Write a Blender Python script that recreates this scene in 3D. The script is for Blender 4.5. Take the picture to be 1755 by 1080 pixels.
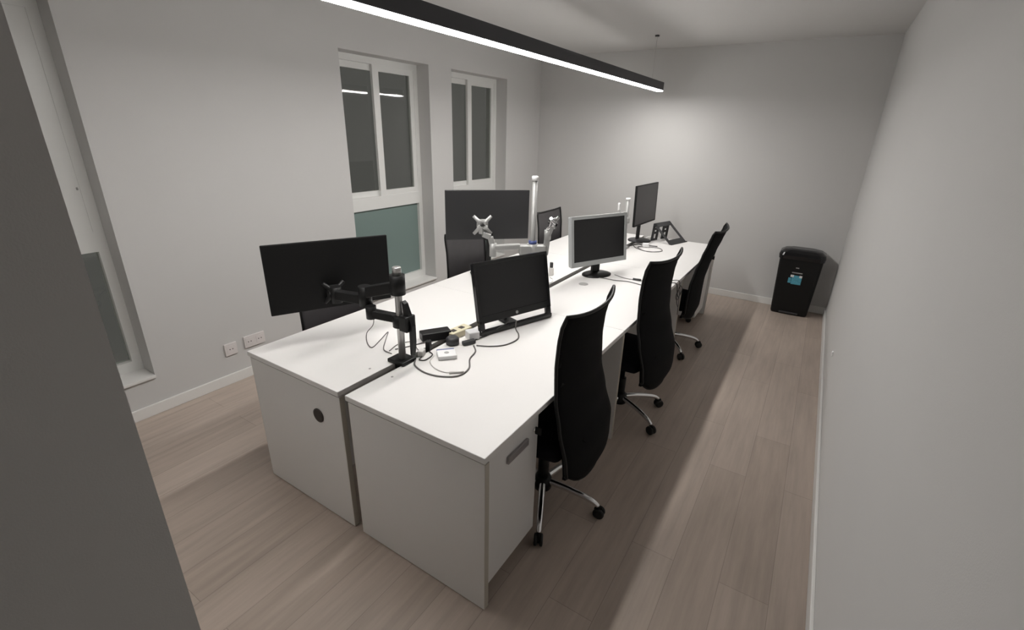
import bpy, bmesh, math, random
from mathutils import Vector, Matrix
C = bpy.context.scene
for o in list(bpy.data.objects): bpy.data.objects.remove(o, do_unlink=True)
R = math.radians
PI = math.pi
random.seed(7)

# ------------------------------------------------------------------ camera
cam_d = bpy.data.cameras.new('camera'); cam = bpy.data.objects.new('camera', cam_d)
C.collection.objects.link(cam); C.camera = cam
cam_d.sensor_width = 36.0; cam_d.lens = 803.17/1755*36.0; cam_d.clip_start = .02
cam.matrix_world = Matrix.Translation((0, 0, 1.765)) @ Matrix.Rotation(.5601, 4, 'Z') @ Matrix.Rotation(PI/2-.3741, 4, 'X') @ Matrix.Rotation(.0266, 4, 'Z')

# ------------------------------------------------------------------ world and exposure
W = bpy.data.worlds.new('night'); C.world = W; W.use_nodes = True
W.node_tree.nodes['Background'].inputs[0].default_value = (.75, .72, .68, 1)
W.node_tree.nodes['Background'].inputs[1].default_value = .13
C.view_settings.view_transform = 'Standard'; C.view_settings.look = 'None'
C.view_settings.gamma = 1; C.view_settings.use_curve_mapping = False
C.view_settings.exposure = 0.0
LAMP_E = 77.0

# ------------------------------------------------------------------ materials
def principled(name, col, rough=.5, metal=0, spec=.5, noise=0, nscale=20, bump=0, bscale=200, coat=0):
    m = bpy.data.materials.new(name); m.use_nodes = True
    nt = m.node_tree; b = nt.nodes['Principled BSDF']
    b.inputs['Roughness'].default_value = rough; b.inputs['Metallic'].default_value = metal
    b.inputs['Specular IOR Level'].default_value = spec; b.inputs['Coat Weight'].default_value = coat
    tc = nt.nodes.new('ShaderNodeTexCoord')
    n = nt.nodes.new('ShaderNodeTexNoise'); n.inputs['Scale'].default_value = nscale; n.inputs['Detail'].default_value = 4
    nt.links.new(tc.outputs['Object'], n.inputs['Vector'])
    r = nt.nodes.new('ShaderNodeMix'); r.data_type = 'RGBA'
    a = noise
    r.inputs['A'].default_value = tuple(c*(1-a) for c in col)+(1,)
    r.inputs['B'].default_value = tuple(min(1, c*(1+a)) for c in col)+(1,)
    nt.links.new(n.outputs['Fac'], r.inputs['Factor']); nt.links.new(r.outputs['Result'], b.inputs['Base Color'])
    if bump:
        n2 = nt.nodes.new('ShaderNodeTexNoise'); n2.inputs['Scale'].default_value = bscale
        nt.links.new(tc.outputs['Object'], n2.inputs['Vector'])
        bp = nt.nodes.new('ShaderNodeBump'); bp.inputs['Strength'].default_value = bump; bp.inputs['Distance'].default_value = .002
        nt.links.new(n2.outputs['Fac'], bp.inputs['Height']); nt.links.new(bp.outputs['Normal'], b.inputs['Normal'])
    return m

M = {}
M['wall'] = principled('wall_paint', (.58, .573, .563), .75, noise=.015, nscale=3, bump=.15, bscale=300, spec=.3)
M['ceiling'] = principled('ceiling_paint', (.62, .61, .60), .9, noise=.01)
M['trim'] = principled('trim_white', (.74, .73, .71), .45, noise=.01)
M['desk'] = principled('white_laminate', (.72, .705, .69), .42, noise=.015, nscale=5)
M['edge'] = principled('edge_band', (.46, .425, .365), .5, noise=.03)
M['upvc'] = principled('white_upvc', (.76, .76, .74), .35, noise=.01)
M['frost'] = principled('frosted_glass', (.19, .255, .24), .35, noise=.03, nscale=2, spec=.6)
M['black'] = principled('black_plastic', (.007, .007, .007), .45, noise=.1, spec=.3)
M['blackgloss'] = principled('gloss_black_plastic', (.010, .010, .011), .16, noise=.05)
M['blackback'] = principled('matte_black_shell', (.006, .006, .006), .5, noise=.1, nscale=60, spec=.25)
M['greyback'] = principled('charcoal_shell', (.022, .022, .023), .33, noise=.1, nscale=4)
M['screen'] = principled('dark_screen', (.010, .010, .011), .28, noise=.05, spec=.5)
M['greyscreen'] = principled('grey_screen', (.05, .045, .048), .3, noise=.05, spec=.6)
M['silver'] = principled('silver_plastic', (.46, .475, .475), .35, metal=.25, noise=.02)
M['alu'] = principled('aluminium', (.50, .49, .48), .3, metal=.75, noise=.03)
M['alulight'] = principled('painted_aluminium', (.36, .36, .35), .35, metal=.2, noise=.02)
M['chrome'] = principled('chrome', (.75, .75, .76), .12, metal=1, noise=.02)
M['fabric'] = principled('black_fabric', (.008, .008, .0085), .85, noise=.3, nscale=200, bump=.4, bscale=500, spec=.2)
M['navy'] = principled('dark_seat_fabric', (.009, .009, .012), .9, noise=.3, nscale=200, spec=.15)
M['greyfab'] = principled('dark_grey_fabric', (.045, .042, .044), .45, noise=.3, nscale=9, spec=.4)
M['rubber'] = principled('black_rubber', (.008, .008, .008), .6, noise=.1)
M['stand'] = principled('grey_black_plastic', (.035, .035, .037), .5, noise=.1)
M['cablegrey'] = principled('grey_cable', (.12, .112, .108), .5, noise=.05)
M['cableblack'] = principled('black_cable', (.03, .027, .026), .5, noise=.05)
M['cablewhite'] = principled('white_cable', (.62, .60, .58), .5, noise=.03)
M['cream'] = principled('cream_plastic', (.58, .53, .38), .5, noise=.05)
M['white'] = principled('white_plastic', (.80, .80, .80), .4, noise=.02)
M['blue'] = principled('blue_card', (.05, .075, .22), .5, noise=.05)
M['teal'] = principled('teal_print', (.10, .38, .50), .4, noise=.5, nscale=90)
M['outlet'] = principled('outlet_plastic', (.70, .66, .65), .4, noise=.01)
M['handle'] = principled('brushed_handle', (.33, .31, .31), .35, metal=.5, noise=.05)
M['hole'] = principled('dark_grommet_gap_shade', (.03, .022, .018), .6, noise=.1)
M['greycap'] = principled('grey_cap', (.36, .35, .34), .5, noise=.05)
M['lamp_body'] = principled('lamp_housing', (.05, .05, .055), .4, metal=.4, noise=.05)

m = bpy.data.materials.new('lamp_diffuser'); m.use_nodes = True; M['emit'] = m
b = m.node_tree.nodes['Principled BSDF']; b.inputs['Emission Color'].default_value = (1, .975, .945, 1)
b.inputs['Emission Strength'].default_value = LAMP_E; b.inputs['Base Color'].default_value = (.8, .8, .8, 1)

# clear window glass: see-through with a mirror-like sheen
m = bpy.data.materials.new('window_glass'); m.use_nodes = True; M['glass'] = m
nt = m.node_tree; nt.nodes.remove(nt.nodes['Principled BSDF']); out = nt.nodes['Material Output']
tr = nt.nodes.new('ShaderNodeBsdfTransparent'); gl = nt.nodes.new('ShaderNodeBsdfGlossy'); mx = nt.nodes.new('ShaderNodeMixShader')
tr.inputs[0].default_value = (.85, .87, .85, 1); gl.inputs['Roughness'].default_value = .03
fr = nt.nodes.new('ShaderNodeFresnel'); fr.inputs['IOR'].default_value = 1.6
ge = nt.nodes.new('ShaderNodeNewGeometry'); sb = nt.nodes.new('ShaderNodeMath'); sb.operation = 'SUBTRACT'; sb.inputs[0].default_value = 1
mu = nt.nodes.new('ShaderNodeMath'); mu.operation = 'MULTIPLY'; nt.links.new(ge.outputs['Backfacing'], sb.inputs[1])
nt.links.new(sb.outputs[0], mu.inputs[0]); nt.links.new(fr.outputs[0], mu.inputs[1])
nt.links.new(mu.outputs[0], mx.inputs[0]); nt.links.new(tr.outputs[0], mx.inputs[1]); nt.links.new(gl.outputs[0], mx.inputs[2])
nt.links.new(mx.outputs[0], out.inputs[0])

# see-through mesh cloth of the task chair backs
m = bpy.data.materials.new('chair_mesh'); m.use_nodes = True; M['mesh'] = m
nt = m.node_tree; b = nt.nodes['Principled BSDF']; out = nt.nodes['Material Output']
b.inputs['Base Color'].default_value = (.006, .006, .0065, 1); b.inputs['Roughness'].default_value = .8; b.inputs['Specular IOR Level'].default_value = .12
tc = nt.nodes.new('ShaderNodeTexCoord'); vo = nt.nodes.new('ShaderNodeTexVoronoi'); vo.inputs['Scale'].default_value = 260
nt.links.new(tc.outputs['Object'], vo.inputs['Vector'])
rp = nt.nodes.new('ShaderNodeMapRange'); rp.inputs['From Min'].default_value = .0; rp.inputs['From Max'].default_value = .18
rp.inputs['To Min'].default_value = .05; rp.inputs['To Max'].default_value = 0
nt.links.new(vo.outputs['Distance'], rp.inputs['Value'])
tr = nt.nodes.new('ShaderNodeBsdfTransparent'); mx = nt.nodes.new('ShaderNodeMixShader')
n5 = nt.nodes.new('ShaderNodeTexNoise'); n5.inputs['Scale'].default_value = 22; nt.links.new(tc.outputs['Object'], n5.inputs['Vector'])
r5 = nt.nodes.new('ShaderNodeMapRange'); r5.inputs['From Min'].default_value = .60; r5.inputs['From Max'].default_value = .70; r5.inputs['To Max'].default_value = .05
nt.links.new(n5.outputs[0], r5.inputs['Value']); a5 = nt.nodes.new('ShaderNodeMath'); nt.links.new(rp.outputs[0], a5.inputs[0]); nt.links.new(r5.outputs[0], a5.inputs[1])
nt.links.new(a5.outputs[0], mx.inputs[0]); nt.links.new(b.outputs[0], mx.inputs[1]); nt.links.new(tr.outputs[0], mx.inputs[2])
nt.links.new(mx.outputs[0], out.inputs[0])

# laminate floor, planks running along Y
m = bpy.data.materials.new('laminate_floor'); m.use_nodes = True; M['floor'] = m
nt = m.node_tree; b = nt.nodes['Principled BSDF']; L = nt.links
tc = nt.nodes.new('ShaderNodeTexCoord'); mp = nt.nodes.new('ShaderNodeMapping'); mp.inputs['Rotation'].default_value = (0, 0, R(90))
L.new(tc.outputs['Object'], mp.inputs['Vector'])
br = nt.nodes.new('ShaderNodeTexBrick'); br.offset = .37; br.inputs['Scale'].default_value = 1
br.inputs['Brick Width'].default_value = 1.25; br.inputs['Row Height'].default_value = .19; br.inputs['Mortar Size'].default_value = .0012
br.inputs['Color1'].default_value = (.415, .342, .290, 1); br.inputs['Color2'].default_value = (.47, .392, .336, 1); br.inputs['Mortar'].default_value = (.30, .245, .208, 1)
br.inputs['Bias'].default_value = 0
L.new(mp.outputs[0], br.inputs['Vector'])
mp2 = nt.nodes.new('ShaderNodeMapping'); mp2.inputs['Scale'].default_value = (14, .9, 1); L.new(tc.outputs['Object'], mp2.inputs['Vector'])
n1 = nt.nodes.new('ShaderNodeTexNoise'); n1.inputs['Scale'].default_value = 2.2; n1.inputs['Detail'].default_value = 8; n1.inputs['Roughness'].default_value = .6
L.new(mp2.outputs[0], n1.inputs['Vector'])
mp3 = nt.nodes.new('ShaderNodeMapping'); mp3.inputs['Scale'].default_value = (3, .8, 1); L.new(tc.outputs['Object'], mp3.inputs['Vector'])
n2 = nt.nodes.new('ShaderNodeTexNoise'); n2.inputs['Scale'].default_value = 1.3; n2.inputs['Detail'].default_value = 5; L.new(mp3.outputs[0], n2.inputs['Vector'])
ad = nt.nodes.new('ShaderNodeMath'); ad.operation = 'ADD'; L.new(n1.outputs[0], ad.inputs[0]); L.new(n2.outputs[0], ad.inputs[1])
rg = nt.nodes.new('ShaderNodeMapRange'); rg.inputs['From Min'].default_value = .65; rg.inputs['From Max'].default_value = 1.35
rg.inputs['To Min'].default_value = .80; rg.inputs['To Max'].default_value = 1.18; L.new(ad.outputs[0], rg.inputs['Value'])
ml = nt.nodes.new('ShaderNodeVectorMath'); ml.operation = 'SCALE'; L.new(br.outputs['Color'], ml.inputs[0]); L.new(rg.outputs[0], ml.inputs['Scale'])
L.new(ml.outputs[0], b.inputs['Base Color']); b.inputs['Roughness'].default_value = .42; b.inputs['Specular IOR Level'].default_value = .4

# ------------------------------------------------------------------ mesh helpers
class MB:
    def __init__(s): s.bm = bmesh.new(); s.mats = []
    def _mi(s, mat):
        if mat not in s.mats: s.mats.append(mat)
        return s.mats.index(mat)
    def box(s, x0, x1, y0, y1, z0, z1, mat='black', bev=0, T=None, seg=2):
        r = bmesh.ops.create_cube(s.bm, size=1); vs = r['verts']
        for v in vs:
            v.co = Vector((x0+(v.co.x+.5)*(x1-x0), y0+(v.co.y+.5)*(y1-y0), z0+(v.co.z+.5)*(z1-z0)))
        fs = set(f for v in vs for f in v.link_faces)
        if bev:
            es = list(set(e for v in vs for e in v.link_edges))
            rr = bmesh.ops.bevel(s.bm, geom=es, offset=bev, segments=seg, affect='EDGES', profile=.5)
            vs = list(set(rr['verts']) | set(v for f in rr['faces'] for v in f.verts) | set(v for v in vs if v.is_valid))
            fs = set(f for v in vs for f in v.link_faces)
        for f in fs: f.material_index = s._mi(mat)
        if T:
            for v in vs: v.co = T @ v.co
        return s
    def tube(s, pts, r, mat='black', n=10, caps=True, closed=False, T=None, sm=True):
        pts = [Vector(p) for p in pts]; rs = r if isinstance(r, (list, tuple)) else [r]*len(pts)
        rings = []; up = None; mi = s._mi(mat)
        for i, p in enumerate(pts):
            a = pts[max(i-1, 0)]; c = pts[min(i+1, len(pts)-1)]; t = (c-a)
            if t.length < 1e-9: t = Vector((0, 0, 1))
            t.normalize()
            if up is None:
                up = Vector((0, 0, 1)) if abs(t.z) < .9 else Vector((1, 0, 0))
            sd = t.cross(up)
            if sd.length < 1e-6: sd = t.cross(Vector((1, 0, 0)))
            sd.normalize(); up = sd.cross(t).normalized()
            ring = []
            for k in range(n):
                q = 2*PI*k/n; co = p + (sd*math.cos(q)+up*math.sin(q))*rs[i]
                ring.append(s.bm.verts.new(T @ co if T else co))
            rings.append(ring)
        for i in range(len(rings)-1):
            for k in range(n):
                f = s.bm.faces.new((rings[i][k], rings[i+1][k], rings[i+1][(k+1) % n], rings[i][(k+1) % n])); f.material_index = mi; f.smooth = sm
        if caps:
            f = s.bm.faces.new(rings[0]); f.material_index = mi
            f = s.bm.faces.new(rings[-1][::-1]); f.material_index = mi
        return s
    def lathe(s, prof, mat='black', n=24, T=None, sm=True):
        mi = s._mi(mat); rings = []
        for rr, z in prof:
            ring = []
            for k in range(n):
                q = 2*PI*k/n; co = Vector((rr*math.cos(q), rr*math.sin(q), z)); ring.append(s.bm.verts.new(T @ co if T else co))
            rings.append(ring)
        for i in range(len(rings)-1):
            for k in range(n):
                f = s.bm.faces.new((rings[i][k], rings[i][(k+1) % n], rings[i+1][(k+1) % n], rings[i+1][k])); f.material_index = mi; f.smooth = sm
        for ring, fl in ((rings[0], True), (rings[-1], False)):
            f = s.bm.faces.new(ring[::-1] if fl else ring); f.material_index = mi
        return s
    def prism(s, poly, d0, d1, mat='black', T=None):
        # polygon in local XZ, extruded along local Y from d0 to d1
        mi = s._mi(mat)
        a = [Vector((x, d0, z)) for x, z in poly]; c = [Vector((x, d1, z)) for x, z in poly]
        if T: a = [T @ v for v in a]; c = [T @ v for v in c]
        a = [s.bm.verts.new(v) for v in a]; c = [s.bm.verts.new(v) for v in c]
        n = len(poly)
        for k in range(n):
            f = s.bm.faces.new((a[k], a[(k+1) % n], c[(k+1) % n], c[k])); f.material_index = mi
        f = s.bm.faces.new(a[::-1]); f.material_index = mi
        f = s.bm.faces.new(c); f.material_index = mi
        return s
    def sheet(s, grid, thick, nrm, mat='black'):
        # grid of points [i][j]; nrm(i,j) gives the thickness direction
        mi = s._mi(mat); A = []; B = []
        for i, row in enumerate(grid):
            A.append([s.bm.verts.new(Vector(p)) for p in row]); B.append([s.bm.verts.new(Vector(p)+nrm(i, j)*thick) for j, p in enumerate(row)])
        ni, nj = len(grid), len(grid[0])
        def q(a, b_, c, d):
            f = s.bm.faces.new((a, b_, c, d)); f.material_index = mi; f.smooth = True
        for i in range(ni-1):
            for j in range(nj-1):
                q(A[i][j], A[i+1][j], A[i+1][j+1], A[i][j+1]); q(B[i][j], B[i][j+1], B[i+1][j+1], B[i+1][j])
        for i in range(ni-1):
            q(A[i][0], B[i][0], B[i+1][0], A[i+1][0]); q(A[i][-1], A[i+1][-1], B[i+1][-1], B[i][-1])
        for j in range(nj-1):
            q(A[0][j], A[0][j+1], B[0][j+1], B[0][j]); q(A[-1][j], B[-1][j], B[-1][j+1], A[-1][j+1])
        return s
    def build(s, name, parent=None, sub=0):
        me = bpy.data.meshes.new(name)
        bmesh.ops.recalc_face_normals(s.bm, faces=s.bm.faces[:])
        s.bm.to_mesh(me); s.bm.free()
        for mt in s.mats: me.materials.append(M[mt])
        o = bpy.data.objects.new(name, me); C.collection.objects.link(o)
        if parent: o.parent = parent
        if sub:
            md = o.modifiers.new('sub', 'SUBSURF'); md.levels = sub; md.render_levels = sub
        return o

def tag(o, label, cat, group=None, kind=None):
    o['label'] = label; o['category'] = cat
    if group: o['group'] = group
    if kind: o['kind'] = kind
    return o
def thing(name, label, cat, loc, rz=0, group=None):
    o = bpy.data.objects.new(name, None); C.collection.objects.link(o)
    o.location = loc; o.rotation_euler = (0, 0, rz); o.empty_display_size = .1
    return tag(o, label, cat, group)
def struct(name, mb, label=None):
    o = mb.build(name); o['kind'] = 'structure'
    if label: o['label'] = label
    return o
def copy_tree(o, parent=None):
    c = o.copy(); C.collection.objects.link(c); c.parent = parent
    for ch in list(o.children): copy_tree(ch, c)
    return c
def spline(pts, n=10):
    P = [Vector(p) for p in pts]; P = [P[0]*2-P[1]]+P+[P[-1]*2-P[-2]]; out = []
    for i in range(1, len(P)-2):
        for k in range(n):
            t = k/n; a, b_, c, d = P[i-1:i+3]
            out.append(.5*((2*b_)+(c-a)*t+(2*a-5*b_+4*c-d)*t*t+(3*b_-a-3*c+d)*t**3))
    out.append(P[-2]); return out
def interp(tab, x):
    for (a, b_), (c, d) in zip(tab, tab[1:]):
        if x <= c:
            t = (x-a)/(c-a); t = t*t*(3-2*t)*.5+t*.5
            return b_+(d-b_)*t
    return tab[-1][1]

# ------------------------------------------------------------------ room
XL, XR, YF, ZC = -3.31, .335, 5.83, 2.65
WX = -3.46            # room-side face of the window frames
YN, XD = .23, -.90    # near wall (room side) and the wall end beside the camera
wins = [(0.35, 1.016), (2.69, 3.70), (4.03, 5.04)]
WZ0, WZ1 = .26, 2.32
struct('floor', MB().box(XL-.3, XR+.2, -2.2, YF+.2, -.1, 0, 'floor'))
struct('ceiling', MB().box(XL-.3, XR+.2, -2.2, YF+.2, ZC, ZC+.1, 'ceiling'))
w = MB(); y = YN-.12
for a, b_ in wins+[(YF+.2, None)]:
    w.box(XL-.3, XL, y, a, 0, ZC, 'wall')
    if b_ is None: break
    w.box(XL-.3, XL, a, b_, 0, WZ0, 'wall'); w.box(XL-.3, XL, a, b_, WZ1, ZC, 'wall'); y = b_
struct('wall_left', w)
struct('wall_far', MB().box(XL, XR+.2, YF, YF+.2, 0, ZC, 'wall'))
struct('wall_right', MB().box(XR, XR+.2, -2.2, YF, 0, ZC, 'wall'))
struct('wall_near', MB().box(XL, XD, -2.2, YN, 0, ZC, 'wall'))
struct('wall_back', MB().box(XD, XR, -2.2, -2.1, 0, ZC, 'wall'))
BH = .075
struct('baseboard_left', MB().box(XL, XL+.014, YN, YF, 0, BH, 'trim', .003))
struct('baseboard_far', MB().box(XL+.014, XR-.014, YF-.014, YF, 0, BH, 'trim', .003))
struct('baseboard_right', MB().box(XR-.014, XR, -2.1, YF, 0, BH, 'trim', .003))
struct('baseboard_near', MB().box(XL+.014, XD, YN, YN+.014, 0, BH, 'trim', .003))

for k, (a, b_) in enumerate(wins):
    d = .06; mid = (a+b_)/2; x1 = WX; x0 = WX-d
    f = MB(); fw = .05
    f.box(x0, x1, a, a+fw, WZ0, WZ1, 'upvc').box(x0, x1, b_-fw, b_, WZ0, WZ1, 'upvc')
    f.box(x0, x1, a+fw, b_-fw, WZ0, WZ0+.075, 'upvc').box(x0, x1, a+fw, b_-fw, WZ1-fw, WZ1, 'upvc')
    f.box(x0, x1, a+fw, b_-fw, 1.05, 1.165, 'upvc')
    win = f.build('window_%d' % (k+1)); win['kind'] = 'structure'
    MB().box(x0+.02, x0+.03, a+fw, b_-fw, WZ0+.075, 1.05, 'glass' if k == 0 else 'frost').build('lower_pane', win)['label'] = 'dark clear lower pane' if k == 0 else 'grey-green frosted lower pane'
    for j, (p, q, xs) in enumerate(((a+fw, mid+.03, x0+.002), (mid-.045, b_-fw, x0+.030))):
        s_ = MB(); sw = .05; xe = xs+.026; pw = sw if j == 0 else .07; z0_, z1_ = 1.165, WZ1-fw
        if k == 0 and j == 1: sw = .16
        s_.box(xs, xe, p, p+pw, z0_, z1_, 'upvc').box(xs, xe, q-sw, q, z0_, z1_, 'upvc')
        s_.box(xs, xe, p+pw, q-sw, z0_, 1.215, 'upvc').box(xs, xe, p+pw, q-sw, z1_-.05, z1_, 'upvc')
        sh = s_.build('sash', win)
        MB().box(xs+.010, xs+.015, p+pw, q-sw, 1.215, z1_-.05, 'glass').build('pane', sh)
    if k == 0:   # lock on the sash
        MB().box(x1-.006, x1+.004, .950, .958, 1.40, 1.415, 'greycap', .002).build('sash_lock', win)
    MB().box(WX, XL+.018, a+.001, b_-.001, WZ0-.012, WZ0+.006, 'trim', .003).build('window_sill', win)

# ------------------------------------------------------------------ ceiling lamp (one long suspended light)
LX, LZ, LY0, LY1 = -1.62, 2.185, .78, 5.36
t = thing('pendant_light', 'long dark linear pendant lamp with glowing underside over the desks', 'lamp', (LX, (LY0+LY1)/2, LZ))
hl = (LY1-LY0)/2
MB().box(-.035, .035, -hl, hl, .008, .085, 'lamp_body', .003).build('housing', t)
MB().box(-.031, .031, -hl+.004, hl-.004, 0, .012, 'emit', .002).build('diffuser', t)
for yy in (-hl+.3, hl-.3):
    MB().tube([(0, yy, .08), (0, yy, ZC-LZ)], .0015, 'alu', 6).lathe([(.02, ZC-LZ-.012), (.02, ZC-LZ)], 'lamp_body', 16, Matrix.Translation((0, yy, 0))).build('suspension_wire', t)

# ------------------------------------------------------------------ desks
DY = [1.045, 2.385, 3.725, 5.065]; TT = .025; DZ = .74
def desk(x0, x1, k, side, label):
    y0, y1 = DY[k]+.001, DY[k+1]-.001; w = x1-x0; l = y1-y0
    t = thing('office_desk', label, 'desk', (x0, y0, 0), 0, 'white office desks in two back-to-back rows')
    MB().box(0, w, 0, l, DZ-TT, DZ, 'desk', .0025).build('desktop', t)
    # end panels under the top (a gap below the top, its shade painted by a dark strip), with a pale edge band
    for j, yy in enumerate((.008, l-.008-.026)):
        if j == 1 and k < 2: continue
        if j == 0 and k > 0: yy = .002
        p = MB().box(.006, w-.006, yy, yy+.026, 0.004, DZ-TT-.010, 'desk', .0015)
        p.box(.02, w-.02, yy+.014, yy+.024, DZ-TT-.010, DZ-TT, 'hole')  # dark-coloured filler standing in for shade under the top
        for xe in (.0045, w-.006): p.box(xe, xe+.0015, yy+.001, yy+.025, .006, DZ-TT-.010, 'edge')
        pn = p.build('side_panel', t)
        if side == 'L' and k == 0 and j == 0:
            g_ = MB().lathe([(.034, 0), (.034, .004), (.026, .005)], 'hole', 28, Matrix.Translation((w-.165, yy-.0005, .562)) @ Matrix.Rotation(R(90), 4, 'X'))
            gg = g_.build('cable_grommet', pn); gg['label'] = 'dark round cable hole'
    xm = .03 if side == 'R' else w-.03-.018
    MB().box(xm, xm+.018, .04, l-.04, .32, DZ-TT-.01, 'desk').build('modesty_panel', t)
    if k == 0:
        sx, sy = (-1.550, 1.264) if side == 'L' else (-1.412, 1.268)
        MB().lathe([(.0055, -.0005), (.0055, .0012), (.003, .0016)], 'greycap', 14, Matrix.Translation((sx-x0, sy-y0, DZ))).build('screw_cap', t)
    if side == 'R' and k == 1:
        g_ = MB().lathe([(.034, 0), (.034, .003), (.03, .004)], 'greycap', 28, Matrix.Translation((-1.299-x0, 3.039-y0, DZ-.0005)))
        gg = g_.build('cable_grommet', t); gg['label'] = 'grey round cable cap'
    return t
XA, XB, XC_, XE = -2.168, -1.500, -1.455, -.748
n = ['nearest the doorway', 'in the middle', 'by the far wall']
desk(XA, XB, 0, 'L', 'white desk of the window-side row nearest the camera, round hole in its end panel')
desk(XA, XB, 1, 'L', 'middle white desk of the window-side row, under the empty silver monitor arm')
desk(XA, XB, 2, 'L', 'last white desk of the window-side row, towards the far wall')
desk(XC_, XE, 0, 'R', 'front white desk of the right row, carrying the gloss black monitor')
desk(XC_, XE, 1, 'R', 'middle white desk of the right row, carrying the silver monitor')
desk(XC_, XE, 2, 'R', 'last white desk of the right row, carrying the black laptop stand')

def pedestal(y0, label):
    t = thing('drawer_pedestal', label, 'cabinet', (XE-.026, y0, 0), 0, 'white pedestals under the right desk row')
    w, d = .378, .52
    MB().box(-d, -.02, 0, w, .075, .700, 'desk', .002).build('body', t)
    dr = MB().box(-.018, 0, .002, w-.002, .078, .698, 'desk', .002).build('door', t)
    h = MB().box(.0005, .012, .135, .285, .590, .622, 'handle', .003); hh = h.build('handle', dr); hh['label'] = 'grey metal bar handle'
    lk = MB().lathe([(.010, 0), (.010, .006), (.007, .008)], 'chrome', 16, Matrix.Translation((0, w-.035, .625)) @ Matrix.Rotation(R(90), 4, 'Y'))
    lk.box(.006, .034, w-.038, w-.032, .608, .642, 'black', .001); lk.build('lock', dr)
    for cx in (-d+.05, -.06):
        for cy in (.05, w-.05):
            MB().lathe([(.022, -.012), (.026, -.008), (.026, .008), (.022, .012)], 'rubber', 16, Matrix.Translation((cx, cy, .027)) @ Matrix.Rotation(R(90), 4, 'X')).box(cx-.01, cx+.01, cy-.018, cy+.018, .03, .076, 'black').build('caster', t)
    return t
pedestal(1.086, 'white pedestal with grey bar handle and key under the front right desk')
pedestal(4.645, 'white pedestal under the far end of the right row, behind the last chair')

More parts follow.
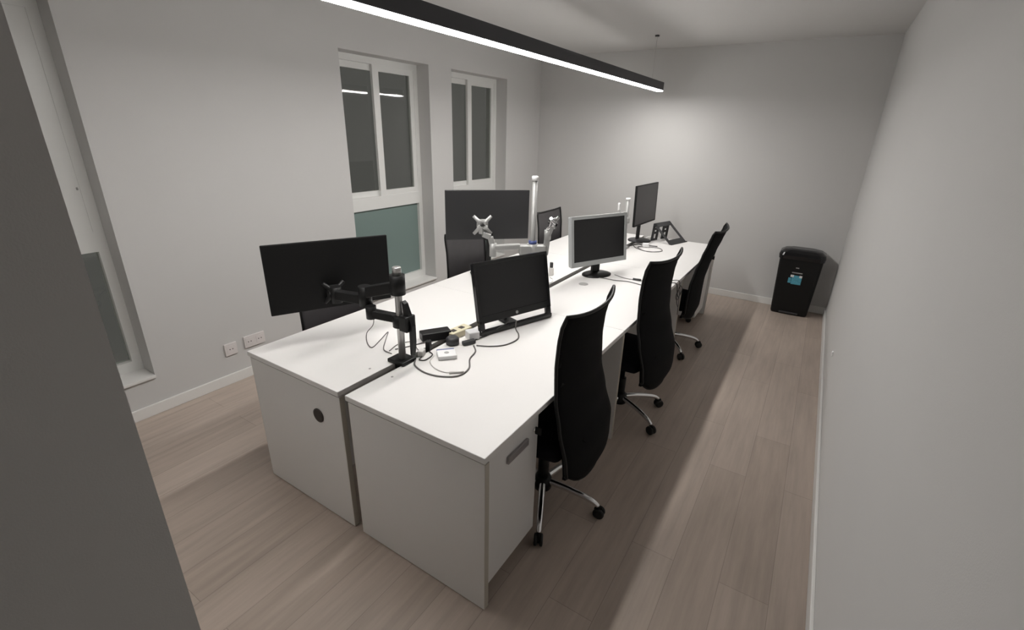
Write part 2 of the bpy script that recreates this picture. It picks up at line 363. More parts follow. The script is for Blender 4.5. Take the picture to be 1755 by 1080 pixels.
# ------------------------------------------------------------------ chairs (local: sitter faces +Y)
def chair(cloth, cloth2, hw, yo, wrapk=.045):
    t = bpy.data.objects.new('office_chair', None); C.collection.objects.link(t)
    # base
    MB().lathe([(.02, .07), (.045, .075), (.05, .11), (.04, .14), (.028, .15)], 'black', 24).build('base_hub', t)
    for k in range(5):
        a = R(90+72*k) + chair.phase
        Tm = Matrix.Rotation(a, 4, 'Z')
        pts = spline([(.03, 0, .118), (.12, 0, .112), (.21, 0, .098), (.265, 0, .082), (.295, 0, .062)], 5)
        leg = MB().tube(pts, [.018-.006*i/(len(pts)-1) for i in range(len(pts))], 'chrome', 10, T=Tm)
        lg = leg.build('leg', t)
        cs = MB()
        for sg in (-1, 1):
            cs.lathe([(.018, -.008), (.027, -.006), (.0285, 0), (.027, .006), (.018, .008)], 'rubber', 18, Tm @ Matrix.Translation((.30, sg*.013, .0285)) @ Matrix.Rotation(R(90), 4, 'X'))
        cs.box(.285, .315, -.006, .006, .02, .062, 'black', .003, T=Tm)
        cs.build('caster', lg)
    MB().lathe([(.028, .13), (.028, .26), (.026, .262), (.016, .264), (.016, .40)], 'black', 20).build('gas_lift', t)
    MB().box(-.09, .09, -.13, .10, .375, .425, 'black', .012).build('seat_mechanism', t)
    MB().tube([(.08, .02, .40), (.17, .03, .392), (.215, .03, .385)], [.005, .005, .009], 'alulight', 8).build('height_lever', t)
    # seat cushion, rounded, waterfall front
    g = []; N = 14
    seat = MB(); mi = seat._mi(cloth2)
    top = []; bot = []
    for i in range(N+1):
        rt = []; rb = []
        for j in range(N+1):
            u = -1+2*i/N; v = -1+2*j/N
            sx = u*math.sqrt(1-v*v*.18); sy = v*math.sqrt(1-u*u*.18)
            ed = max(abs(u), abs(v))
            dz = .018*(1-ed**6); fz = -.03*max(0, v-.5)**2*4*.6
            rt.append((sx*.245, sy*.235+.035, .478+dz+fz)); rb.append((sx*.235, sy*.225+.035, .422+fz*.5))
        top.append(rt); bot.append(rb)
    A = [[seat.bm.verts.new(p) for p in r_] for r_ in top]; B = [[seat.bm.verts.new(p) for p in r_] for r_ in bot]
    def q(*vs):
        f = seat.bm.faces.new(vs); f.smooth = True; f.material_index = mi
    for i in range(N):
        for j in range(N):
            q(A[i][j], A[i+1][j], A[i+1][j+1], A[i][j+1]); q(B[i][j], B[i][j+1], B[i+1][j+1], B[i+1][j])
    for i in range(N):
        q(A[i][0], B[i][0], B[i+1][0], A[i+1][0]); q(A[i][N], A[i+1][N], B[i+1][N], B[i][N])
        q(A[0][i], A[0][i+1], B[0][i+1], B[0][i]); q(A[N][i], B[N][i], B[N][i+1], A[N][i+1])
    seat.build('seat', t, 1)
    # backrest shell
    NZ, NU = 34, 16; grid = []; inner = []
    for i in range(NZ+1):
        z = hw[0][0]+(hw[-1][0]-hw[0][0])*i/NZ; zt = hw[-1][0]; row = []
        for j in range(NU+1):
            u = -1+2*j/NU
            wrap = wrapk
            zz = z + (.014*abs(u)**3 if z > zt-.12 else 0)*(z-zt+.12)/.12 + (.05*abs(u)**4 if z < .42 else 0)*(.42-z)/.09
            row.append((interp(hw, z)*u, interp(yo, z)+wrap*abs(u)**2.2, zz))
        grid.append(row)
    MB().sheet(grid, .006, lambda i, j: Vector((0, -1, 0)), cloth).build('backrest', t)
    # rim tube round the edge
    loop = [grid[i][0] for i in range(NZ+1)]+[grid[NZ][j] for j in range(1, NU+1)]+[grid[i][NU] for i in range(NZ-1, -1, -1)]+[grid[0][j] for j in range(NU-1, -1, -1)]
    MB().tube(loop, .0075, 'black', 8).build('back_frame', t)
    # lumbar cushion + stem
    lum = []
    for i in range(9):
        z = .36+.22*i/8
        lum.append([(interp(hw, z)*.93*(-1+2*j/10), interp(yo, z)+wrapk*abs(-1+2*j/10)**2.2+.012, z) for j in range(11)])
    MB().sheet(lum, .014, lambda i, j: Vector((0, 1, 0)), cloth2).build('lumbar_pad', t)
    MB().tube(spline([(0, -.10, .40), (0, -.17, .395), (0, -.20, .44), (0, -.195, .55)], 6), .016, 'black', 10).build('back_support', t)
    return t
chair.phase = R(0)
G1 = 'black high-backed task chairs of the right row'; G2 = 'dark task chairs of the window side'
HW = [(.30, .18), (.32, .205), (.38, .235), (.50, .247), (.62, .240), (.74, .232), (.88, .230), (1.0, .232), (1.06, .234), (1.11, .236)]
YO = [(.30, -.248), (.38, -.275), (.48, -.270), (.62, -.228), (.75, -.198), (.90, -.190), (1.0, -.195), (1.06, -.205), (1.11, -.225)]
YO3 = [(.33, -.200), (.42, -.225), (.52, -.225), (.65, -.228), (.78, -.250), (.90, -.282), (1.0, -.312), (1.06, -.330), (1.085, -.345)]
HW3 = [(.33, .19), (.345, .212), (.40, .235)]+HW[3:-1]+[(1.085, .236)]
HW2 = [(.40, .20), (.43, .235), (.55, .25), (.80, .25), (.97, .25), (1.0, .245)]
YO2 = [(.40, -.21), (.55, -.225), (.70, -.215), (.85, -.22), (1.0, -.24)]
def place(p, x, y, rz, spin, label, g, first=False):
    o = p if first else copy_tree(p)
    o.location = (x, y, 0); o.rotation_euler = (0, 0, rz); tag(o, label, 'chair', g)
    for ch in o.children:
        if ch.name.startswith('leg'): ch.rotation_euler = (0, 0, spin)
    return o
proto = chair('mesh', 'navy', HW, YO)
place(proto, -.868, 1.722, R(90), R(-28), 'black mesh-back office chair nearest the camera, half covering the pedestal door', G1, True)
place(proto, -.835, 2.73, R(84), R(15), 'middle one of the three black mesh-back office chairs on the right row', G1)
proto3 = chair('mesh', 'navy', HW3, YO3)
place(proto3, -.885, 4.0, R(90), R(-11), 'farthest black office chair of the right row, leaning back and seen nearly edge-on', G1, True)
proto2 = chair('greyfab', 'greyfab', HW2, YO2, .02)
place(proto2, -2.09, 1.68, R(-90), R(-36), 'dark grey chair half hidden behind the leftmost black monitor', G2, True)
place(proto2, -2.11, 2.97, R(-90), R(-36), 'dark grey chair whose back shows left below the big middle monitor', G2)
place(proto2, -2.09, 4.36, R(-90), R(-36), 'dark chair back seen beside the tall silver pole, far end of window side', G2)

# ------------------------------------------------------------------ monitors (local: origin at screen centre-bottom on base plane; front faces -Y)
def frameT(x, y, z, yaw, tilt=0):
    return Matrix.Translation((x, y, z)) @ Matrix.Rotation(yaw, 4, 'Z') @ Matrix.Rotation(tilt, 4, 'X')
def bezel(mb, w, h, bw, bb, d, mat, z0=0):
    """front frame ring with a hole; faces -Y, between y=0 and y=d"""
    mb.box(-w/2, -w/2+bw, 0, d, z0, z0+h, mat, .0015).box(w/2-bw, w/2, 0, d, z0, z0+h, mat, .0015)
    mb.box(-w/2+bw*.9, w/2-bw*.9, 0, d, z0, z0+bb, mat, .0015).box(-w/2+bw*.9, w/2-bw*.9, 0, d, z0+h-bw, z0+h, mat, .0015)
    return mb

# gloss black monitor on a slotted foot frame, front right desk
t = thing('monitor', 'gloss black monitor standing on its slotted bottom frame on the front right desk', 'monitor', (-1.262, 2.083, DZ), R(70.7), 'desktop monitors')
w_, h_ = .510, .393; TL = Matrix.Rotation(R(-11), 4, 'X')
s = MB(); s.box(-w_/2, w_/2, .012, .032, .068, h_, 'blackgloss', .006, T=TL).box(-w_/2+.04, w_/2-.04, .03, .058, .10, h_-.05, 'black', .012, T=TL); s.build('shell', t)
s = bezel(MB(), w_, h_-.066, .017, .040, .014, 'blackgloss', .066)
for v in s.bm.verts: v.co = TL @ v.co
s.build('bezel', t)
MB().box(-w_/2+.016, w_/2-.016, .004, .012, .104, h_-.015, 'screen', T=TL).build('screen', t)
s = MB()
s.box(-w_/2, w_/2, -.004, .024, 0, .030, 'blackgloss', .008)
s.box(-w_/2, -w_/2+.035, 0, .024, .022, .085, 'blackgloss', .005, T=TL).box(w_/2-.035, w_/2, 0, .024, .022, .085, 'blackgloss', .005, T=TL)
s.box(-.04, .04, .02, .15, 0, .010, 'black', .004).tube([(0, .13, .005), (0, .06, .14)], .012, 'black', 8)
s.build('foot_frame', t)
MB().lathe([(.009, 0), (.009, .0012)], 'alulight', 20, TL @ Matrix.Translation((0, -.0002, .085)) @ Matrix.Rotation(R(90), 4, 'X')).build('round_badge', t)

# silver framed monitor with oval black foot
t = thing('monitor', 'silver-framed monitor with black oval foot on the middle right desk', 'monitor', (-1.322, 3.33, DZ), R(65.5), 'desktop monitors')
w_, h_ = .560, .372; TL = Matrix.Translation((0, -.03, .092)) @ Matrix.Rotation(R(-7), 4, 'X')
MB().box(-w_/2+.002, w_/2-.002, .014, .045, .002, h_-.002, 'silver', .008, T=TL).build('shell', t)
s = bezel(MB(), w_, h_, .024, .036, .018, 'silver')
for v in s.bm.verts: v.co = TL @ v.co
s.build('bezel', t)
MB().box(-w_/2+.02, w_/2-.02, .005, .014, .03, h_-.02, 'screen', T=TL).build('screen', t)
MB().lathe([(.001, 0), (.125, 0), (.125, .008), (.10, .016), (.03, .024), (.001, .025)], 'black', 36, Matrix.Diagonal((1.0, .75, 1, 1))).build('foot', t)
MB().box(-.035, .035, .005, .035, .018, .20, 'black', .006).build('neck', t)

def back_monitor(name, label, x, y, zc, yaw, w, h, mat, stand=None, tilt=0):
    """we look at its back: the back faces local -Y"""
    t = thing(name, label, 'monitor', (x, y, DZ), yaw, 'desktop monitors')
    T = Matrix.Translation((0, 0, zc-DZ)) @ Matrix.Rotation(tilt, 4, 'X')
    s = MB().box(-w/2, w/2, 0, .014, -h/2, h/2, mat, .004, T=T)
    s.build('shell', t)

    MB().box(-w/2+.008, w/2-.008, .0135, .0165, -h/2+.012, h/2-.008, 'screen', T=T).build('screen', t)
    return t, T
# left arm monitor
t, T = back_monitor('monitor', 'large thin black monitor seen from behind, held by the black desk arm', -1.915, 1.385, 1.092, R(64.2), .575, .338, 'blackback')
# middle, on own black stand
t, T = back_monitor('monitor', 'wide charcoal monitor seen from behind, left of the tall silver pole', -1.985, 2.80, 1.192, R(44), .612, .355, 'greyback')
MB().box(-.035, .035, -.050, -.016, -.175, -.115, 'black', .006, T=T).build('hinge', t)
MB().box(-.018, .018, -.055, -.035, .008, .33, 'black', .004).build('stand_pole', t)
MB().box(-.125, .125, -.13, .08, 0, .012, 'black', .005).build('stand_foot', t)
# far right, front facing us at a slant, round foot
t = thing('monitor', 'dark slim monitor turned edgeways at the far end, beside the laptop stand', 'monitor', (-1.440, 4.765, DZ), R(86.8), 'desktop monitors')
w_, h_ = .572, .390; T = Matrix.Translation((0, -.02, .182)) @ Matrix.Rotation(R(-2), 4, 'X')
MB().box(-w_/2, w_/2, .006, .022, 0, h_, 'black', .004, T=T).box(-w_*.38, w_*.38, .02, .05, .03, h_-.07, 'black', .012, T=T).build('shell', t)
s = bezel(MB(), w_, h_, .010, .016, .008, 'black')
for v in s.bm.verts: v.co = T @ v.co
s.build('bezel', t)
MB().box(-w_/2+.009, w_/2-.009, .002, .008, .014, h_-.009, 'greyscreen', T=T).build('screen', t)
MB().box(-.025, .025, .03, .055, .01, .34, 'black', .005).build('neck', t)
MB().lathe([(.001, 0), (.115, 0), (.115, .010), (.10, .016), (.02, .020), (.001, .020)], 'stand', 36, Matrix.Translation((0, .02, 0))).build('foot', t)

# ------------------------------------------------------------------ monitor arms
def vesa(mb, T, mat, r=.058):
    for a in (45, 135, 225, 315):
        mb.tube([(.012*math.cos(R(a)), 0, .012*math.sin(R(a))), (r*.6*math.cos(R(a)), 0, r*.6*math.sin(R(a))), (r*1.2*math.cos(R(a)), 0, r*1.2*math.sin(R(a)))], [.030, .012, .010], mat, 8, T=T)
    mb.box(-.036, .036, -.006, .006, -.036, .036, mat, .004, T=T)
    return mb
def bar(mb, a, b_, r, mat, flat=1.0):
    return mb.tube([a, b_], r, mat, 10)
def beam(mb, a, b_, wd, ht, mat, bev=.005):
    a = Vector(a); b_ = Vector(b_); d = b_-a; L_ = d.length
    T = Matrix.Translation(a) @ d.to_track_quat('X', 'Z').to_matrix().to_4x4()
    return mb.box(0, L_, -wd/2, wd/2, -ht/2, ht/2, mat, bev, T=T)
# black dual arm, left front
px, py = -1.482, 1.403
t = thing('desk_pole_mount', 'black jointed monitor arm on a short chrome pole clamped in the desk gap', 'monitor arm', (px, py, DZ), 0, 'monitor arms')
MB().box(-.055, .045, -.045, .045, 0, .018, 'black', .004).box(-.012, .022, -.04, .04, -.10, .002, 'black', .003).build('desk_clamp', t)
MB().tube([(0, 0, .01), (0, 0, .455)], .0165, 'alu', 20).build('pole', t)
MB().lathe([(.020, .425), (.020, .458), (.017, .461)], 'alu', 20).build('pole_cap', t)
c = Vector((-1.915-px, 1.385-py, .335)); nrm = Vector((math.sin(R(64.2)), -math.cos(R(64.2)), 0))
m0 = c + nrm*.070 + Vector((0, 0, -.065))
s = MB().lathe([(.034, .335), (.034, .425)], 'black', 20); s.build('upper_collar', t)
s = MB(); el = Vector((-.185, -.03, .30))
beam(s, (-.02, 0, .365), el+Vector((0, 0, .015)), .045, .05, 'black'); s.lathe([(.03, -.05), (.03, .045)], 'black', 20, Matrix.Translation(el)); s.build('upper_arm', t)
s = MB(); beam(s, el+Vector((0, 0, -.02)), m0, .045, .045, 'black'); s.lathe([(.026, -.04), (.026, .04)], 'black', 18, Matrix.Translation(m0)); s.build('forearm', t)
s = MB(); Tm = Matrix.Translation(c+nrm*.024+Vector((0, 0, -.065))) @ Matrix.Rotation(R(64.2), 4, 'Z'); vesa(s, Tm, 'black'); beam(s, m0, c+nrm*.024+Vector((0, 0, -.065)), .04, .05, 'black'); s.build('mounting_plate', t)
MB().lathe([(.034, .18), (.034, .235)], 'black', 20).box(.02, .07, -.03, .03, .17, .245, 'black', .006).build('lower_collar', t)
s = MB(); beam(s, (-.02, 0, .215), (-.13, -.05, .23), .04, .038, 'black'); beam(s, (-.13, -.05, .235), (-.24, .02, .26), .036, .036, 'black'); s.lathe([(.024, -.03), (.024, .03)], 'black', 16, Matrix.Translation((-.13, -.05, .235))); s.build('spare_arm', t)
MB().prism([(0.03, .31), (.045, .30), (.085, .20), (.085, .12), (.075, .05), (.066, .06), (.066, .17), (.04, .22)], -.012, .012, 'black').build('folded_bracket', t)
# silver arm, middle (tall pole)
px, py = -1.482, 2.590
t = thing('desk_pole_mount', 'empty silver monitor arm on a tall pole with a cross-shaped mounting plate', 'monitor arm', (px, py, DZ), 0, 'monitor arms')
MB().box(-.05, .05, -.045, .045, 0, .02, 'alulight', .004).box(-.012, .02, -.04, .04, -.10, .002, 'alulight', .003).build('desk_clamp', t)
MB().tube([(0, 0, .01), (0, 0, .745)], .0160, 'alulight', 20).build('pole', t)
MB().lathe([(.021, .745), (.021, .768), (.016, .772)], 'white', 20).build('pole_cap', t)
MB().lathe([(.026, .350), (.026, .372)], 'blue', 20).build('locking_ring', t)['label'] = 'dark blue locking ring'
MB().lathe([(.036, .285), (.036, .352)], 'alulight', 24).box(-.085, .085, -.034, .034, .275, .345, 'alulight', .008, T=Matrix.Rotation(R(38), 4, 'Z')).build('collar', t)
u = Vector((math.cos(R(38)), math.sin(R(38)), 0))
p0 = -u*.08+Vector((0, 0, .335)); p1 = -u*.255+Vector((0, 0, .325))
s = MB(); beam(s, p0, p1, .04, .036, 'alulight', .008); s.lathe([(.023, -.055), (.023, .03)], 'alulight', 18, Matrix.Translation(p1)); s.build('lower_arm', t)
p2 = p1+Vector((-.015, -.01, .07)); p3 = p2-u*.05+Vector((0, 0, .02))
s = MB(); beam(s, p1, p2, .035, .035, 'alulight'); beam(s, p2, p3, .04, .035, 'alulight'); s.build('upper_arm', t)
s = MB(); vesa(s, Matrix.Translation(p3+Vector((-.0, 0, .055))) @ Matrix.Rotation(R(42), 4, 'Z'), 'alulight', .066); beam(s, p3, p3+Vector((0, 0, .05)), .045, .03, 'alulight'); s.build('mounting_plate', t)
s = MB(); q0 = u*.085+Vector((0, 0, .31)); q1 = q0+u*.01+Vector((0, 0, .10)); q2 = q1+u*.03+Vector((0, 0, .075))
beam(s, q0-Vector((0, 0, .03)), q1, .035, .035, 'alulight'); beam(s, q1, q2, .04, .035, 'alulight'); s.lathe([(.022, -.03), (.022, .03)], 'alulight', 16, Matrix.Translation(q1)); s.build('folded_arm', t)
s = MB(); vesa(s, Matrix.Translation(q2) @ Matrix.Rotation(R(80), 4, 'Z') @ Matrix.Rotation(R(20), 4, 'X'), 'chrome', .045); s.build('tilted_plate', t)

# third arm behind the silver monitor
t = thing('desk_pole_mount', 'short silver pole arm standing just behind the silver-framed monitor', 'monitor arm', (-1.478, 4.34, DZ), 0, 'monitor arms')
MB().box(-.05, .05, -.045, .045, 0, .02, 'alulight', .004).box(-.012, .02, -.04, .04, -.10, .002, 'alulight', .003).build('desk_clamp', t)
MB().tube([(0, 0, .01), (0, 0, .46)], .0175, 'alulight', 18).build('pole', t)
MB().lathe([(.021, .455), (.021, .472)], 'white', 18).build('pole_cap', t)
MB().lathe([(.034, .24), (.034, .30)], 'alulight', 18).build('collar', t)
s = MB(); beam(s, (0, 0, .27), (-.08, .0, .36), .022, .02, 'alulight'); beam(s, (-.08, 0, .35), (-.08, -.01, .42), .02, .02, 'white'); s.build('arm', t)

# ------------------------------------------------------------------ laptop stand
t = thing('laptop_stand', 'folding black plastic laptop stand with an open frame on the last right desk', 'laptop stand', (-1.10, 4.905, DZ), R(72.3))
wd = .288; T = Matrix.Identity(4)
# front frame leans back from the front foot (y=0) to the apex (y = .19, z = .2)
ap = Vector((0, .215, .175)); L_ = math.hypot(.215, .175); an = math.atan2(.175, .215)
TF = Matrix.Rotation(an, 4, 'X')   # local plane: x across, y up the slope
s = MB()
s.box(-wd/2, wd/2, -.012, .055, -.005, .005, 'stand', .002, T=TF).box(-wd/2, -wd/2+.032, .04, L_, -.005, .005, 'stand', .002, T=TF)
s.box(wd/2-.032, wd/2, .04, L_, -.005, .005, 'stand', .002, T=TF).box(-wd/2, wd/2, L_-.045, L_+.006, -.005, .005, 'stand', .002, T=TF)
s.box(-wd/2, wd/2, -.014, -.004, 0, .018, 'stand', .002, T=TF)
s.build('front_frame', t)
TB = Matrix.Translation(ap) @ Matrix.Rotation(R(-90)+R(4), 4, 'X')  # hanging strut
s = MB(); lh = .176
s.box(-wd/2, -wd/2+.035, -.0, lh, -.005, .005, 'stand', .002, T=TB).box(-wd/2+.075, -wd/2+.11, 0, lh, -.005, .005, 'stand', .002, T=TB)
for yy in (0, .045, .085, lh-.02): s.box(-wd/2+.03, -wd/2+.08, yy, yy+.022, -.005, .005, 'stand', T=TB)
s.box(wd/2-.11, wd/2-.075, 0, lh, -.005, .005, 'stand', .002, T=TB).box(wd/2-.035, wd/2, 0, lh, -.005, .005, 'stand', .002, T=TB)
for yy in (0, .045, .085, lh-.02): s.box(wd/2-.08, wd/2-.03, yy, yy+.022, -.005, .005, 'stand', T=TB)
s.box(-wd/2+.1, wd/2-.1, 0, .03, -.005, .005, 'stand', T=TB)
s.build('rear_strut', t)

# ------------------------------------------------------------------ trash bin
t = thing('trash_bin', 'tall black plastic bin with blue label standing in the far right corner', 'bin', (0.0, 5.69, 0))
def rr(mb, lv, mat, T=None, n=5, sm=True):
    """stack of rounded rectangles: (z, halfx, halfy, cx, cy, r)"""
    mi = mb._mi(mat); rings = []
    for z, hx, hy, cx, cy, r_ in lv:
        ring = []
        for qx, qy, a0 in ((1, 1, 0), (-1, 1, 90), (-1, -1, 180), (1, -1, 270)):
            for k in range(n+1):
                a = R(a0+90*k/n); ring.append(mb.bm.verts.new((cx+qx*(hx-r_)+r_*math.cos(a), cy+qy*(hy-r_)+r_*math.sin(a), z)))
        rings.append(ring)
    m_ = len(rings[0])
    for i in range(len(rings)-1):
        for k in range(m_):
            f = mb.bm.faces.new((rings[i][k], rings[i][(k+1) % m_], rings[i+1][(k+1) % m_], rings[i+1][k])); f.material_index = mi; f.smooth = False
    f = mb.bm.faces.new(rings[0][::-1]); f.material_index = mi
    f = mb.bm.faces.new(rings[-1]); f.material_index = mi
    return mb
rr(MB(), [(0, .165, .105, 0, 0, .03), (.02, .172, .110, 0, 0, .03), (.60, .198, .122, 0, 0, .035)], 'black').build('body', t)
rr(MB(), [(.598, .206, .128, 0, -.002, .04), (.635, .212, .130, 0, -.002, .045), (.665, .205, .125, 0, 0, .05), (.690, .17, .10, 0, .01, .06), (.70, .12, .07, 0, .01, .05)], 'blackgloss').build('lid', t)
MB().box(-.09, .09, -.125, -.09, .012, .032, 'stand', .006).build('pedal', t)
lb = MB(); T = Matrix.Translation((0, -.1180, .36)) @ Matrix.Rotation(R(1.3), 4, 'X')
lb.box(-.045, .045, -.002, .003, -.02, .075, 'teal', .001, T=T)
lb.box(-.075, -.048, -.002, .003, -.01, .045, 'teal', .001, T=T)
lb.box(-.06, -.03, -.0032, .003, .055, .078, 'white', T=T); lb.box(.02, .045, -.0032, .003, .055, .078, 'white', T=T)
for i, (a, b_) in enumerate(((-.03, .04), (-.055, -.03))): lb.box(a, b_, -.002, .003, .098, .108, 'greycap', T=T)
lb.box(-.03, .0, -.002, .003, .150, .160, 'greycap', T=T)
lb.build('label', t)['label'] = 'small white and blue sticker'

# ------------------------------------------------------------------ wall outlets
def outlet(y, w_, z, label, nm=2):
    t = thing('wall_outlet', label, 'outlet', (XL, y, z), 0, 'outlets low on the window wall')
    MB().box(0, .012, -w_/2, w_/2, -.045, .045, 'outlet', .003).build('cover_plate', t)
    for i in range(nm):
        yy = -w_/2+w_*(i+.5)/nm
        MB().box(.011, .0135, yy-w_/nm*.36, yy+w_/nm*.36, -.028, .028, 'outlet', .001).lathe([(.004, .0134), (.004, .0142)], 'hole', 10, Matrix.Translation((0, yy-.010, 0)) @ Matrix.Rotation(R(90), 4, 'Y')).lathe([(.004, .0134), (.004, .0142)], 'hole', 10, Matrix.Translation((0, yy+.010, 0)) @ Matrix.Rotation(R(90), 4, 'Y')).build('socket', t)
outlet(1.490, .085, .262, 'small square white wall outlet, farther left of the two', 1)
outlet(1.665, .155, .272, 'wide white wall outlet just left of the front desk corner', 2)
o = MB().box(XR-.010, XR, 3.775, 3.80, .325, .36, 'white', .003).build('cable_clip'); tag(o, 'tiny white clip low on the right wall', 'clip')

# ------------------------------------------------------------------ things lying on the desks
def cable(name, pts, r, mat, label, cat='cable', group='loose cables on the desks', ends=None, n=8):
    mb = MB().tube(spline(pts, n), r, mat, 8)
    if ends:
        for (a, b_, rr_, mt) in ends: mb.tube([a, b_], rr_, mt, 8)
    o = mb.build(name); tag(o, label, cat, group); return o
Z = DZ+.0035
t = thing('power_brick', 'black laptop power brick lying across the gap between the front desks', 'power adapter', (-1.530, 1.690, DZ), R(58))
MB().box(-.078, .078, -.034, .034, .001, .046, 'black', .005).build('body', t)
MB().tube([(.07, 0, .018), (.09, 0, .018)], .006, 'black', 8).build('cable_relief', t)
t = thing('power_adapter', 'small dark rounded plug adapter right of the black power brick', 'power adapter', (-1.415, 1.690, DZ), R(30))
MB().lathe([(.028, 0), (.034, .004), (.034, .030), (.024, .040)], 'stand', 20).build('body', t)
t = thing('power_strip', 'cream power strip lodged in the gap behind the small adapters', 'power strip', (-1.462, 1.80, DZ), R(84))
MB().box(-.075, .07, -.032, .032, .001, .036, 'cream', .004).build('body', t)
for xx in (-.04, .02): MB().box(xx-.014, xx+.014, -.014, .014, .0355, .038, 'hole', .002).build('socket', t)
t = thing('power_adapter', 'white square plug adapter beside the foot of the gloss black monitor', 'power adapter', (-1.375, 1.805, DZ), R(62))
MB().box(-.03, .03, -.03, .03, .001, .045, 'white', .006).build('body', t)
t = thing('junction_box', 'small dark connector box under the near corner of the gloss black monitor', 'connector', (-1.345, 1.735, DZ), R(66))
MB().box(-.035, .035, -.013, .013, .001, .022, 'stand', .004).build('body', t)
t = thing('network_device', 'small white box device with a blue edge lying on the front right desk', 'device', (-1.345, 1.560, DZ), R(48))
MB().box(-.045, .045, -.038, .038, .001, .022, 'white', .005).build('body', t)
MB().box(-.043, .043, .0375, .050, .002, .020, 'blue', .002).build('rear_edge', t)['label'] = 'blue rear edge'
MB().lathe([(.012, .0215), (.012, .0225)], 'greycap', 16).build('badge', t)
t = thing('cable_plug', 'black plug standing in the gap beside the white box device', 'plug', (-1.465, 1.565, DZ), R(20))
MB().box(-.012, .012, -.014, .014, -.01, .05, 'black', .003).build('body', t)
t = thing('cable_plug', 'white plug head lying in the gap near the black arm clamp', 'plug', (-1.452, 1.500, DZ), R(20))
MB().box(-.014, .014, -.020, .020, .0, .030, 'cablewhite', .005).build('body', t)
t = thing('cable_post', 'thin pale rod standing upright beside the black monitor arm', 'rod', (-1.465, 1.452, DZ), 0)
MB().tube([(0, 0, -.02), (0, 0, .150)], .0055, 'alulight', 10).lathe([(.009, .145), (.010, .158), (.005, .165)], 'greycap', 12).build('rod', t)

cable('cable', [(-1.76, 1.45, Z+.16), (-1.80, 1.52, Z+.11), (-1.83, 1.54, Z+.05), (-1.86, 1.52, Z+.004), (-1.78, 1.45, Z), (-1.708, 1.418, Z), (-1.74, 1.50, Z), (-1.787, 1.60, Z), (-1.72, 1.52, Z), (-1.644, 1.437, Z), (-1.578, 1.425, Z)], .0022, 'cablegrey', 'thin zigzag cable dangling below the black monitor arm onto the desk')
cable('cable', [(-1.448, 1.455, Z), (-1.40, 1.40, Z), (-1.315, 1.375, Z), (-1.235, 1.390, Z), (-1.175, 1.440, Z), (-1.180, 1.520, Z), (-1.235, 1.60, Z), (-1.262, 1.68, Z), (-1.31, 1.73, Z)], .0038, 'cablegrey', 'thick grey cable looping around the white box device')
cable('cable', [(-1.40, 1.53, Z), (-1.375, 1.475, Z), (-1.32, 1.438, Z), (-1.25, 1.430, Z), (-1.185, 1.470, Z)], .0025, 'cablewhite', 'short pale cable inside the thick grey loop', ends=[((-1.225, 1.435, Z+.002), (-1.175, 1.478, Z+.002), .006, 'cablewhite')])
cable('cable', [(-1.30, 1.74, Z), (-1.24, 1.77, Z), (-1.185, 1.83, Z), (-1.17, 1.92, Z), (-1.20, 1.985, Z), (-1.24, 2.02, Z+.01), (-1.25, 2.04, Z+.05)], .0035, 'cablegrey', 'grey cable curving up into the slot of the gloss black monitor')
cable('cable', [(-1.26, 1.99, Z+.06), (-1.31, 1.94, Z+.02), (-1.33, 1.87, Z), (-1.345, 1.80, Z), (-1.34, 1.75, Z+.01)], .003, 'cableblack', 'black cable running behind the gloss black monitor foot')
cable('cable', [(-1.60, 1.47, Z), (-1.57, 1.53, Z), (-1.545, 1.60, Z), (-1.52, 1.64, Z+.01)], .003, 'cablegrey', 'short cable from the black arm to the power brick')
cable('cable', [(-1.61, 1.44, Z), (-1.63, 1.52, Z), (-1.60, 1.58, Z), (-1.55, 1.56, Z), (-1.52, 1.54, Z), (-1.48, 1.52, Z)], .0022, 'cablegrey', 'thin coiled cable behind the chrome pole')
cable('cable', [(-1.44, 1.49, Z), (-1.425, 1.455, Z), (-1.40, 1.47, Z), (-1.41, 1.53, Z), (-1.45, 1.55, Z)], .0028, 'cableblack', 'small black cable loop beside the white plug head')
cable('cable', [(-1.30, 3.24, Z), (-1.22, 3.26, Z), (-1.15, 3.26, Z), (-1.05, 3.29, Z), (-.95, 3.27, Z), (-.85, 3.25, Z), (-.77, 3.26, Z)], .0032, 'cablegrey', 'pale grey cable from the silver monitor foot to the desk edge')
cable('cable', [(-1.20, 3.40, Z), (-1.10, 3.36, Z), (-1.0, 3.37, Z), (-.90, 3.38, Z), (-.80, 3.42, Z)], .0025, 'cablegrey', 'thin cable with a dark plug on the middle right desk', ends=[((-1.04, 3.365, Z+.004), (-.98, 3.37, Z+.004), .009, 'stand'), ((-.86, 3.392, Z+.003), (-.80, 3.42, Z+.003), .008, 'stand')])
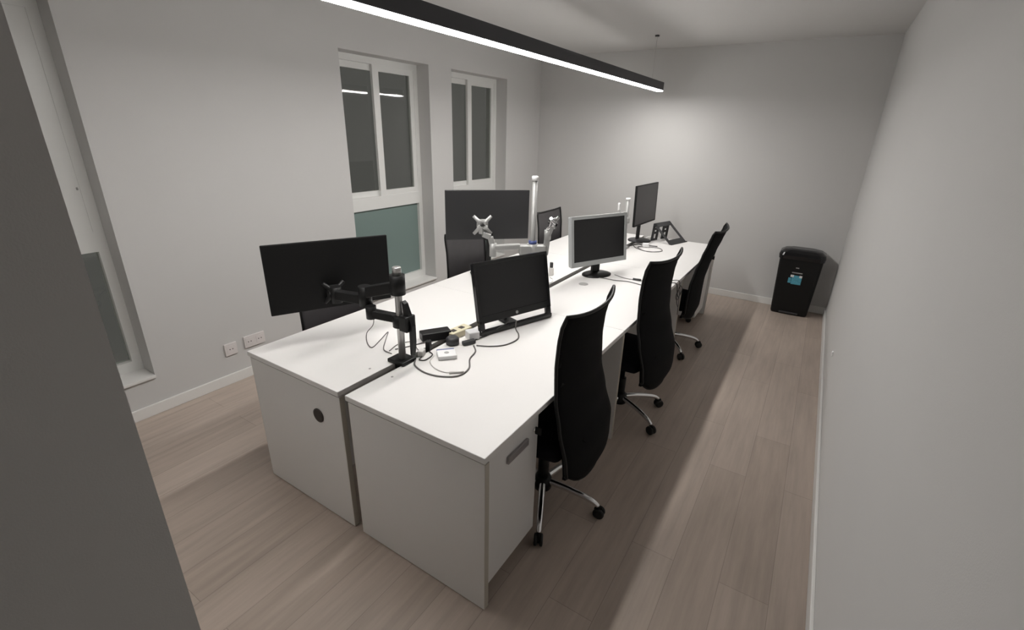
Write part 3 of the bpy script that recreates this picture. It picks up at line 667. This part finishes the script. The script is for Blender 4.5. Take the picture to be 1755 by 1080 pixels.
cable('cable', [(-1.44, 4.52, Z), (-1.38, 4.42, Z), (-1.27, 4.34, Z), (-1.17, 4.36, Z), (-1.13, 4.45, Z), (-1.19, 4.54, Z), (-1.29, 4.52, Z), (-1.37, 4.47, Z), (-1.32, 4.38, Z), (-1.22, 4.33, Z), (-1.14, 4.40, Z)], .0038, 'cablegrey', 'coiled grey cable on the last right desk below the laptop stand')
cable('cable', [(-1.47, 4.30, Z), (-1.42, 4.38, Z+.02), (-1.37, 4.45, Z+.03), (-1.35, 4.53, Z+.01), (-1.30, 4.58, Z), (-1.22, 4.60, Z)], .006, 'cableblack', 'dark tangled cable in front of the far slim monitor foot')
t = thing('power_adapter', 'white plug adapter among the cables beside the far slim monitor', 'power adapter', (-1.31, 4.51, DZ), R(30))
MB().box(-.03, .03, -.025, .025, .004, .04, 'white', .006).build('body', t)
t = thing('charger', 'white charger with a black plug standing on the desk beside the gloss monitor', 'power adapter', (-1.60, 3.10, DZ), R(35))
MB().box(-.018, .018, -.018, .018, 0, .06, 'cablewhite', .005).build('body', t)
MB().box(-.012, .012, -.012, .012, .058, .10, 'stand', .004).build('plug', t)
cable('cable', [(-1.60, 3.085, Z), (-1.57, 3.03, Z), (-1.53, 3.0, Z), (-1.505, 2.93, Z), (-1.515, 2.87, Z)], .003, 'cablewhite', 'white cable of the small charger by the desk gap')
# cables hanging off the right edge of the middle desk
cable('cable', [(-.80, 3.43, Z), (-.752, 3.47, Z+.001), (-.742, 3.50, .715), (-.738, 3.52, .66), (-.74, 3.60, .60), (-.735, 3.66, .645), (-.74, 3.60, .69), (-.738, 3.53, .64), (-.74, 3.57, .56), (-.738, 3.64, .50)], .0032, 'cableblack', 'black cable bundle hanging off the desk edge behind the middle chair')
cable('cable', [(-.80, 3.52, Z), (-.748, 3.55, Z), (-.738, 3.57, .70), (-.738, 3.62, .63), (-.738, 3.56, .585), (-.74, 3.50, .63), (-.738, 3.56, .67), (-.738, 3.62, .58), (-.738, 3.645, .44)], .0028, 'cablegrey', 'grey cable loop hanging off the desk edge between the second and third chairs')
